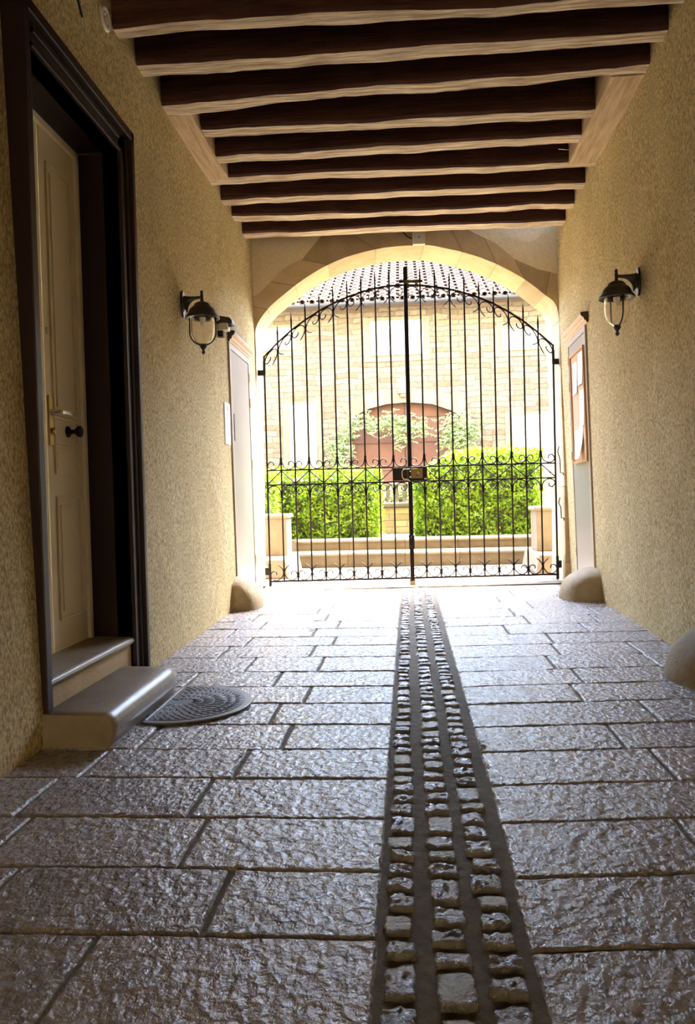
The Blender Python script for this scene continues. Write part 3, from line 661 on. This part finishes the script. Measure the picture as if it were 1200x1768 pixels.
def gate_leaf(ua, ub, n, odd0, label, hinge_left):
    base_p = gp(ua if hinge_left else ub, 0)
    t = thing('gate_leaf', label, 'gate', tuple(base_p), GA, 'wrought iron gate leaves')
    off = ua if hinge_left else ub
    def G(name, mm='rust_iron'): return name
    us = [ua+(ub-ua)*i/n for i in range(n+1)]
    def pt(u, z, y=0): return (u-off, y, z)
    # rails
    for nm, z in (('bottom_rail', ZB), ('lower_middle_rail', ZL), ('upper_middle_rail', ZU)):
        bx(nm, 'rust_iron', t, (ua-off, ub-off, -.010, .010, z-(.010 if z == ZB else .0075), z+(.010 if z == ZB else .0075)), .002)
    q = MB(); ar = [(u, arc(u)) for u in [ua+(ub-ua)*i/36 for i in range(37)]]
    for (a, b) in zip(ar, ar[1:]):
        q.hexa([pt(a[0], a[1]-.009, -.012), pt(b[0], b[1]-.009, -.012), pt(b[0], b[1]-.009, .012), pt(a[0], a[1]-.009, .012), pt(a[0], a[1]+.009, -.012), pt(b[0], b[1]+.009, -.012), pt(b[0], b[1]+.009, .012), pt(a[0], a[1]+.009, .012)])
    q.build('arched_rail', 'rust_iron', t)
    # edge stile at the hinge side
    eu = ua if hinge_left else ub
    q = MB(); q.box(eu-off-.009, eu-off+.009, -.010, .010, -0.0+.02, arc(eu)+.01); q.build('hinge_stile', 'rust_iron', t, .002)
    q = MB(); s = -1 if hinge_left else 1
    q.box(eu-off-.013, eu-off+.013, -.015, .015, arc(eu)-.20, arc(eu)-.05)
    a0, a1 = sorted((eu-off, eu-off+s*.075)); q.box(a0, a1, -.014, .014, arc(eu)-.205, arc(eu)-.145); q.build('hinge', 'iron', t, .002)
    q = MB(); a0, a1 = sorted((eu-off, eu-off+s*(.055 if hinge_left else .045))); q.box(a0, a1, -.014, .014, .15, .23); q.box(eu-off-.014, eu-off+.014, -.016, .016, .03, .28); q.build('hinge', 'iron', t, .002)
    for i in range(1, n):
        u = us[i]; odd = (i % 2 == 1) if hinge_left else ((n-i) % 2 == 1)
        zt_ = arc(u)+.195; q = MB()
        q.tube([pt(u, ZB), pt(u, zt_-.11), pt(u, zt_-.10), pt(u, zt_-.04), pt(u, zt_)], [.0092, .0092, .0115, .0065, .001], 8)
        if odd:
            q.box(u-off-.013, u-off+.013, -.014, .014, ZU+.07, ZU+.135); q.box(u-off-.013, u-off+.013, -.014, .014, ZL-.14, ZL-.075)
            q.box(u-off-.011, u-off+.011, -.013, .013, ZB+.078, ZB+.104); q.box(u-off-.011, u-off+.011, -.013, .013, arc(u)-.112, arc(u)-.086)
        else:
            q.box(u-off-.010, u-off+.010, -.013, .013, ZU+.046, ZU+.066); q.box(u-off-.010, u-off+.010, -.013, .013, ZL-.072, ZL-.05)
            q.box(u-off-.011, u-off+.011, -.013, .013, ZB+.05, ZB+.074); q.box(u-off-.010, u-off+.010, -.013, .013, arc(u)-.082, arc(u)-.058)
        q.build('bar', 'rust_iron', t)
    wbay = (ub-ua)/n; k = wbay/.155
    for i in range(n):
        # even end of the bay (scroll curl side)
        il = i if hinge_left else n-i   # index counted from hinge
        left_even = (i % 2 == 0) if hinge_left else ((n-i) % 2 == 0)
        e, sg = (us[i], 1) if left_even else (us[i+1], -1)
        for kind in ('b', 'u', 'l', 'a'):
            q = MB(); sh = S_B if kind in 'ba' else S_M; pts = []
            for (a, h) in sh:
                u = e+sg*a*k
                z = ZB+.007+h if kind == 'b' else ZU+.007+h if kind == 'u' else ZL-.007-h if kind == 'l' else arc(u)-.008-h*.98
                pts.append(pt(u, z))
            q.tube(pts, [.0036]+[.006]*(len(pts)-2)+[.003], 6); q.build('scroll', 'rust_iron', t)
        last = (hinge_left and i == n-1) or (not hinge_left and i == 0)
        if not last:
            o_, e_ = (us[i+1], us[i]) if left_even else (us[i], us[i+1])
            q = MB(); q.tube([pt(o_, ZU-.006), pt(e_, ZL+.008)], .006, 6); q.build('brace', 'rust_iron', t)
    return t, pt
tL, pl = gate_leaf(UL, UP-.024, 10, 0, 'left wrought iron gate leaf with scrolls and arched spiked top', True)
tR, pr_ = gate_leaf(UP+.0, UR, 10, 0, 'right wrought iron gate leaf carrying the brass lock and centre post', False)
off = UR
bx('meeting_post', 'rust_iron', tR, (UP-off-.022, UP-off+.022, -.022, .022, .045, 3.47), .004)
q = MB()
for z in (.43, .52): q.lathe([(0, -.045), (.014, -.04), (.014, -.02)], (UP-off-.012, 0, z), 'y', 8)
q.box(UP-off-.03, UP-off+.03, -.03, .0, .40, .55); q.build('drop_bolt', 'iron', tR, .003)
bx('strike_box', 'iron', tL, (UP-.19-UL, UP-.026-UL, -.03, .03, ZL+.01, ZU-.005), .004)
lk = bx('lock_case', 'iron', tR, (UP-off-.02, UP-off+.185, -.045, .03, ZL-.0, ZU-.0), .004)
bx('lock_cover', 'dull_brass', lk, (UP-off+.005, UP-off+.135, -.052, -.044, ZL+.032, ZU-.02), .003)
q = MB(); q.lathe([(.026, -.056), (.026, -.05)], (UP-off+.078, 0, 1.215), 'y', 20); q.build('keyhole_disc', 'dull_brass', lk)
for k in range(5): bx('coil_rib', 'steel' if k < 1 else 'casing', lk, (UP-off+.150, UP-off+.178, -.050, -.044, ZL+.02+k*.025, ZL+.032+k*.025), .002)
for z in (1.185, 1.245):
    q = MB(); q.lathe([(.007, -.060), (.007, -.05)], (UP-off-.002, 0, z), 'y', 10); q.build('rivet', 'steel', lk)
q = MB(); q.tube([(UP-off-.005, -.05, 1.272), (UP-off-.07, -.06, 1.272), (UP-off-.09, -.06, 1.25), (UP-off-.09, -.06, 1.19), (UP-off-.075, -.06, 1.165), (UP-off-.03, -.058, 1.16), (UP-off-.005, -.05, 1.14)], .005, 7); q.build('pull_loop', 'brass', lk)
# top latch
lt = bx('top_latch', 'iron', tR, (UP-off-.07, UP-off+.185, -.032, -.016, 3.295, 3.325), .004)
bx('latch_bolt', 'dull_brass', lt, (UP-off-.02, UP-off+.14, -.04, -.028, 3.288, 3.318), .003)
q = MB(); q.box(-.028, .028, -.028, .028, 0, .045); q.box(-.035, -.022, -.028, .028, .045, .06); q.box(.022, .035, -.028, .028, .045, .06)
o = q.build('gate_stop', 'guard_stone', None, .003, tuple(gp(UP, .005))); o.rotation_euler = (0, 0, GA); tag(o, 'small brown metal floor stop under the centre post of the gate', 'gate stop')

# ------------------------------------------------------------------ courtyard
tag(bx('ground', 'ground', None, (-12, 12, 8.5, 11.2, -.3, 0)), kind='structure')
tag(bx('added_wing_left', 'rubble', None, (-9, -8.5, 9, 16.4, -.1, 7)), kind='structure')  # unseen wing added to cut sky light from the left
tag(bx('added_wing_right', 'rubble', None, (8.5, 9, 9, 16.4, -.1, 6.5)), kind='structure')  # unseen wing added to cut sky light from the right
tag(bx('terrace', 'ground', None, (-12, 12, 10.95, 30, -.3, .372)), kind='structure')
def step(y0, z0, z1, label, dp):
    q = MB(); xs = [-1.62, -.85, -.05, .7, 1.75]
    s_ = []
    for a, b in zip(xs, xs[1:]):
        q.tone = random.random(); q.box(a+.002, b-.002, y0+.03, y0+dp, z0, z1-.055)
    o = q.build('garden_step', 'yellow_stone', None, .003)
    q = MB(); pr = [(y0+dp, z1-.055), (y0+.03, z1-.055), (y0+.008, z1-.045), (y0, z1-.025), (y0+.01, z1-.006), (y0+.03, z1), (y0+dp, z1)]
    for a, b in zip(xs, xs[1:]):
        q.tone = random.random(); q.prism([(p[0], p[1]) for p in pr], lambda u, v_, t_: (t_, u, v_), a+.002, b-.002)
    q.build('tread', 'pale_stone', o, .002)
    return tag(o, label, 'step', 'stone garden steps')
step(10.52, 0, .215, 'lower stone garden step in front of the hedges', .335)
step(10.86, .0, .376, 'upper stone garden step just below the hedges', .30)
def pier(x0, x1, y0, y1, px0, px1, py0, py1, h, label, slope):
    t = thing('stone_pier', label, 'pier', ((x0+x1)/2, (y0+y1)/2, 0)); cx, cy = (x0+x1)/2, (y0+y1)/2
    q = MB(); q.tone = .6; s0, s1 = (0, -.05) if slope < 0 else (.05, 0)
    q.hexa([(x0-cx, y0-cy, 0), (x1-cx, y0-cy, 0), (x1-cx, y1-cy, 0), (x0-cx, y1-cy, 0), (x0-cx+s0, y0-cy+.03, .25), (x1-cx+s1, y0-cy+.03, .25), (x1-cx+s1, y1-cy, .25), (x0-cx+s0, y1-cy, .25)])
    q.build('base_block', 'pale_stone', t, .025)
    q = MB(); q.tone = .4; q.box(px0-cx, px1-cx, py0-cy, py1-cy, .25, h-.05); q.build('shaft', 'pale_stone', t, .008)
    q = MB(); q.tone = .7; q.box(px0-cx-.03, px1-cx+.03, py0-cy-.03, py1-cy+.03, h-.055, h); q.build('cap', 'pale_stone', t, .02, None)
    return t
pier(-2.3, -1.455, 9.2, 10.3, -2.0, -1.555, 9.65, 10.05, .785, 'white sunlit stone pier on a sloping base, left of the steps', -1)
pier(1.50, 2.3, 9.16, 10.3, 1.585, 2.2, 9.55, 10.0, .805, 'cream stone pier with rounded cap, right of the steps', 1)
# hedges
def hedge(name, x0, x1, y0, y1, z0, z1, n, label, mm='leaf', size=.055, topf=None, cat='hedge', rnd=.12):
    t = thing(name, label, cat, ((x0+x1)/2, (y0+y1)/2, z0)); cx, cy = (x0+x1)/2, (y0+y1)/2
    q = MB(); core = MB(); core.box(x0-cx+.14, x1-cx-.14, y0-cy+.14, y1-cy-.1, 0, z1-z0-.2)
    core.build('branches', 'twig', t)
    rnd_ = random.Random(len(label))
    areas = [(x1-x0)*(z1-z0)*1.5, (x1-x0)*(y1-y0)*1.2, (y1-y0)*(z1-z0), (y1-y0)*(z1-z0)]
    for i in range(n):
        f = rnd_.choices((0, 1, 2, 3), areas)[0]; a, b = rnd_.random(), rnd_.random(); dep = rnd_.random()**1.6*.16
        if f == 0: p = Vector((x0+(x1-x0)*a, y0+dep, z0+(z1-z0)*b)); nn = Vector((0, -1, .35))
        elif f == 1: p = Vector((x0+(x1-x0)*a, y0+(y1-y0)*b, z1-dep)); nn = Vector((0, -.1, 1))
        elif f == 2: p = Vector((x0+dep, y0+(y1-y0)*a, z0+(z1-z0)*b)); nn = Vector((-1, 0, .35))
        else: p = Vector((x1-dep, y0+(y1-y0)*a, z0+(z1-z0)*b)); nn = Vector((1, 0, .35))
        bulge = .07*noise.noise(Vector((p.x*3, p.y*3, p.z*4)))+.05*noise.noise(Vector((p.x*9, p.y*9, p.z*9)))
        # round the long edges
        for c_, lo, hi in ((0, x0, x1), (2, z0-1, z1)):
            for lim in (lo, hi):
                dd = rnd-abs(p[c_]-lim)
                if dd > 0 and f == 0: p.y += dd*dd/rnd*.9
        p += nn*bulge; p.z += (topf(p.x) if topf else 0)*max(0, (p.z-z0)/(z1-z0))
        cl = noise.noise(Vector((p.x*7, p.y*7, p.z*8)))
        if dep < .05 and cl < -.25 and f == 0: continue
        nn = nn+Vector((rnd_.gauss(0, .55), rnd_.gauss(0, .55), rnd_.gauss(0, .55)))
        q.tone = min(1, max(0, .45+cl*.5+rnd_.gauss(0, .22)+(.12 if f == 1 else 0)))
        q.leaf(p-Vector((cx, cy, z0)), nn, size*(.7+.6*rnd_.random()))
    q.build('foliage', mm, t)
    return t
hedge('hedge', -2.9, -.40, 11.2, 12.0, .37, 1.43, 12500, 'bright green clipped hedge left of the gate post, above the steps', topf=lambda x: -.015*(x+1.6))
hedge('hedge', .11, 1.98, 11.2, 12.1, .37, 1.64, 12500, 'taller bright green clipped hedge right of the gate post, above the steps', topf=lambda x: -.33*max(0, (.78-x)/.67)**1.3)
hedge('shrub', 2.06, 3.0, 10.5, 11.2, .37, 1.62, 5500, 'green shrub behind the right stone pier', 'leaf_dark', .045, None, 'shrub')
hedge('shrub', -3.0, -1.83, 10.5, 11.1, .37, 1.42, 5500, 'yellow green shrub behind the left stone pier', 'leaf', .045, None, 'shrub')
hedge('shrub', -1.2, .6, 12.8, 13.2, .37, 1.12, 2600, 'low green shrub seen through the stone balusters', 'leaf_vine', .07, None, 'shrub')
# low wall with balusters
bw = thing('balustrade', 'low coursed stone wall with white balusters between the two hedges', 'balustrade', (-.13, 12.32, .37))
q = MB()
for r_ in range(4):
    x_ = -.75-random.random()*.2
    while x_ < .6:
        l_ = .18+random.random()*.22; q.tone = random.random(); q.box(x_+.004, x_+l_-.004, -.10+random.random()*.008, .12, r_*.105+.003, (r_+1)*.105-.003); x_ += l_
q.tone = 0; q.box(-.74, .6, -.085, .1, 0, .42)
q.build('wall_body', 'limestone', bw, .006)
bx('coping', 'pale_stone', bw, (-.8, .65, -.14, .16, .42, .50), .02)
bx('hand_rail', 'pale_stone', bw, (-.8, .65, -.06, .08, .765, .815), .012)
for k in range(11):
    q = MB(); q.lathe([(.036, .50), (.036, .52), (.022, .54), (.033, .60), (.037, .64), (.024, .71), (.022, .73), (.034, .75), (.034, .766)], (-.72+k*.135, 0, 0), seg=12); q.build('baluster', 'pale_stone', bw)

# far building
FY = 16.5
fb = thing('stone_house', 'pale rubble stone house with tiled roof and arched red door beyond the hedges', 'house', (0, FY, .37))
DA = [(-1.17, 2.62), (-1.08, 2.72), (-.81, 2.86), (-.39, 2.955), (.0, 2.975), (.13, 2.97), (.58, 2.92), (.98, 2.77), (1.17, 2.65)]
q = MB()
def fh(a, b, z0a, z0b, z1, y0=0, y1=.5): q.hexa([(a, y0, z0a-.37), (b, y0, z0b-.37), (b, y1, z0b-.37), (a, y1, z0a-.37), (a, y0, z1-.37), (b, y0, z1-.37), (b, y1, z1-.37), (a, y1, z1-.37)])
fh(-10, -1.17, .37, .37, 5.05); fh(1.17, 10, .37, .37, 5.05)
for a, b in zip(DA, DA[1:]): fh(a[0], b[0], a[1], b[1], 5.05)
q.build('facade', 'rubble', fb)
q = MB(); q.tone = .8
for a, b in zip(DA, DA[1:]):
    q.tone = random.random()
    def o_(p): return (p[0]*1.17, 2.62+(p[1]-2.62)*1.0+.30)
    A, B_ = o_(a), o_(b)
    q.hexa([(a[0], -.02, a[1]-.37), (b[0], -.02, b[1]-.37), (b[0], .16, b[1]-.37), (a[0], .16, a[1]-.37), (A[0], -.02, A[1]-.37), (B_[0], -.02, B_[1]-.37), (B_[0], .16, B_[1]-.37), (A[0], .16, A[1]-.37)])
for s in (-1, 1):
    for k in range(5):
        q.tone = random.random(); a0, a1 = sorted((s*1.17, s*(1.40+.1*(k % 2)))); q.box(a0, a1, -.02, .16, k*.45+.003, (k+1)*.45-.003)
q.build('door_surround', 'pale_stone', fb, .006)
dd_ = bx('arched_door', 'red_door', fb, (-1.2, 1.2, .17, .22, 0, 2.62))
q = MB()
for x_ in (-.02,): q.box(x_-.006, x_+.006, .155, .17, 0, 2.62)
for z_ in (.55, 1.15, 1.75, 2.3):
    for a, b in ((-1.17, -.04), (0, 1.17)): q.box(a, b, .160, .17, z_, z_+.008)
q.build('door_joints', 'casing', dd_)
# roof of half-round tiles
q = MB(); th0 = R(27); pitch_ = .212; exp_ = .335
for c_ in range(-20, 21):
    xx = c_*pitch_; jit = random.uniform(-.012, .012)
    for r_ in range(16):
        s0 = -.12+r_*exp_+jit; s1 = s0+exp_+.05
        for cap in (1, 0):
            q.tone = random.random(); q.smooth = True; xo = xx+(pitch_/2 if not cap else 0); nn = 8
            if r_ > 11 and False: continue
            def fn(a, b):
                ang = math.pi*a; s = s0+(s1-s0)*b-(.02 if cap else 0); rr_ = (.078-.012*b) if cap else (.085-.01*(1-b)); lift = .0+.034*(1-b)
                X = xo+math.cos(ang)*rr_*(1 if cap else -1); Hh = (math.sin(ang)*rr_*(1 if cap else -.6)+(.05 if cap else .045)+lift)
                return (X, -.30+s*math.cos(th0)-Hh*math.sin(th0), 5.09-.37+s*math.sin(th0)+Hh*math.cos(th0))
            q.grid(nn, 1, fn)
            def lip(a, b):
                p = fn(a, 0); k = b*.022*(1 if cap else -1)
                return (p[0]-math.cos(math.pi*a)*abs(k)*(1 if cap else -1), p[1]+.004*b, p[2]-abs(math.sin(math.pi*a))*k-.004*b)
            q.grid(nn, 1, lip)
q.build('roof_tiles', 'terracotta', fb)
q = MB(); q.prism([(-.30, 4.69), (-.30, 4.72), (4.9, 4.72+5.2*math.tan(th0)), (4.9, 4.69+5.2*math.tan(th0)-.05), (0.0, 4.66)], lambda a, b, t_: (t_, a, b), -10, 10); q.build('roof_deck', 'terracotta', fb)
q = MB(); pts = [(-.40+.065*math.cos(a), 4.70+.065*math.sin(a)) for a in [math.pi+math.pi*i/8 for i in range(9)]]
pts2 = pts+[(-.345, 4.70), (-.335, 4.71)]
poly = pts+[(-.325, 4.71), (-.475, 4.71)]
q.prism([(-.47, 4.70), (-.465, 4.66), (-.44, 4.635), (-.40, 4.62), (-.36, 4.635), (-.335, 4.66), (-.33, 4.70)], lambda a, b, t_: (t_, a, b), -10, 10)
q.build('gutter', 'zinc', fb)
def shutter(x0, x1, z0, z1, arch=False):
    o = bx('window_surround', 'pale_stone', fb, (x0-.14, x1+.14, -.015, .05, z0-.5, z1-.37+.08), .006)
    q = MB()
    n = max(3, int((x1-x0)/.1))
    for k in range(n): a = x0+(x1-x0)*k/n; q.box(a+.004, x0+(x1-x0)*(k+1)/n-.004, -.045, -.012, z0-.37, z1-.37)
    q.box(x0, x1, -.055, -.04, z0-.37+.12, z0-.37+.18); q.box(x0, x1, -.055, -.04, z1-.37-.18, z1-.37-.12)
    q.build('shutter', 'white_shutter', o, .002)
shutter(-.72, .42, 4.0, 4.74); shutter(2.08, 2.90, 4.0, 4.45); shutter(-3.3, -2.33, 4.2, 4.68); shutter(-2.54, -1.93, 1.0, 3.0); shutter(2.26, 3.1, .6, 2.62)
q = MB(); q.box(-.15, .12, -.09, .0, 2.85-.06, 2.90); q.box(-.10, .07, -.07, .0, 2.72, 2.80); q.build('niche_sill', 'pale_stone', fb, .01)
q = MB(); q.box(-.10, .08, -.006, .02, 2.91, 3.16); q.prism([(.09*math.cos(a)-.01, 3.16+.05*math.sin(a)) for a in [math.pi*i/10 for i in range(11)]], lambda a, b, t_: (a, t_, b), -.006, .02); q.build('niche', 'guard_stone', fb)

# climbing plants on the house
def vine(stems, label, n, seed):
    rn = random.Random(seed); t = thing('climbing_plant', label, 'climbing plant', (stems[0][0][0], FY-.12, .37), 0, 'climbing plants on the stone house')
    ox = stems[0][0][0]; q = MB()
    for sm in stems: q.tube([(a-ox, -.0-.02*math.sin(a*7), b-.37) for a, b in sm], .014, 6)
    q.build('stem', 'twig', t); q = MB()
    for i in range(n):
        sm = rn.choices(stems, [1+3*(k > 0) for k in range(len(stems))])[0]; s = rn.random()*(len(sm)-1); k = int(s); f = s-k
        a = Vector((sm[k][0]*(1-f)+sm[k+1][0]*f-ox, 0, sm[k][1]*(1-f)+sm[k+1][1]*f-.37))
        if sm is stems[0] and a.z < .9 and rn.random() < .6: continue
        dr = rn.random()**.7*.30
        hx = rn.choice((-1, 1)); base_ = a+Vector((rn.gauss(0, .10), -.06-rn.random()*.16, rn.gauss(-.03, .11)))
        for j in range(4):     # a small frond of paired leaflets
            q.tone = min(1, max(0, rn.gauss(.55, .28)))
            q.leaf(base_+Vector((hx*j*.035, -.01*j, -.02*j*rn.random())), Vector((rn.gauss(0, .4), -1, .6+rn.gauss(0, .4))), .085, .4)
    q.build('foliage', 'leaf_vine', t); return t
vine([[(-1.42, .37), (-1.40, 1.2), (-1.36, 2.0), (-1.25, 2.5)], [(-1.40, 1.6), (-1.55, 2.0), (-1.62, 2.15)], [(-1.36, 1.9), (-1.30, 2.3), (-1.20, 2.62)], [(-1.25, 2.5), (-.9, 2.6), (-.5, 2.5), (-.35, 2.75)], [(-1.0, 2.6), (-.7, 2.45), (-.35, 2.6), (-.1, 2.45)],
      [(-.35, 2.65), (-.1, 2.35), (-.08, 2.2)], [(-.1, 2.5), (.2, 2.5), (.38, 2.35)]], 'leafy climber trained along the left side and top of the red door', 430, 3)
vine([[(1.35, .37), (1.36, 1.2), (1.28, 2.0), (1.2, 2.4)], [(1.28, 2.1), (1.42, 2.4), (1.5, 2.6)], [(1.2, 2.4), (.95, 2.45), (.72, 2.4)], [(1.15, 2.5), (.95, 2.15), (.90, 2.1)], [(1.2, 2.0), (1.05, 2.3), (1.1, 2.6)]], 'leafy climber hanging over the right side of the red door', 270, 5)
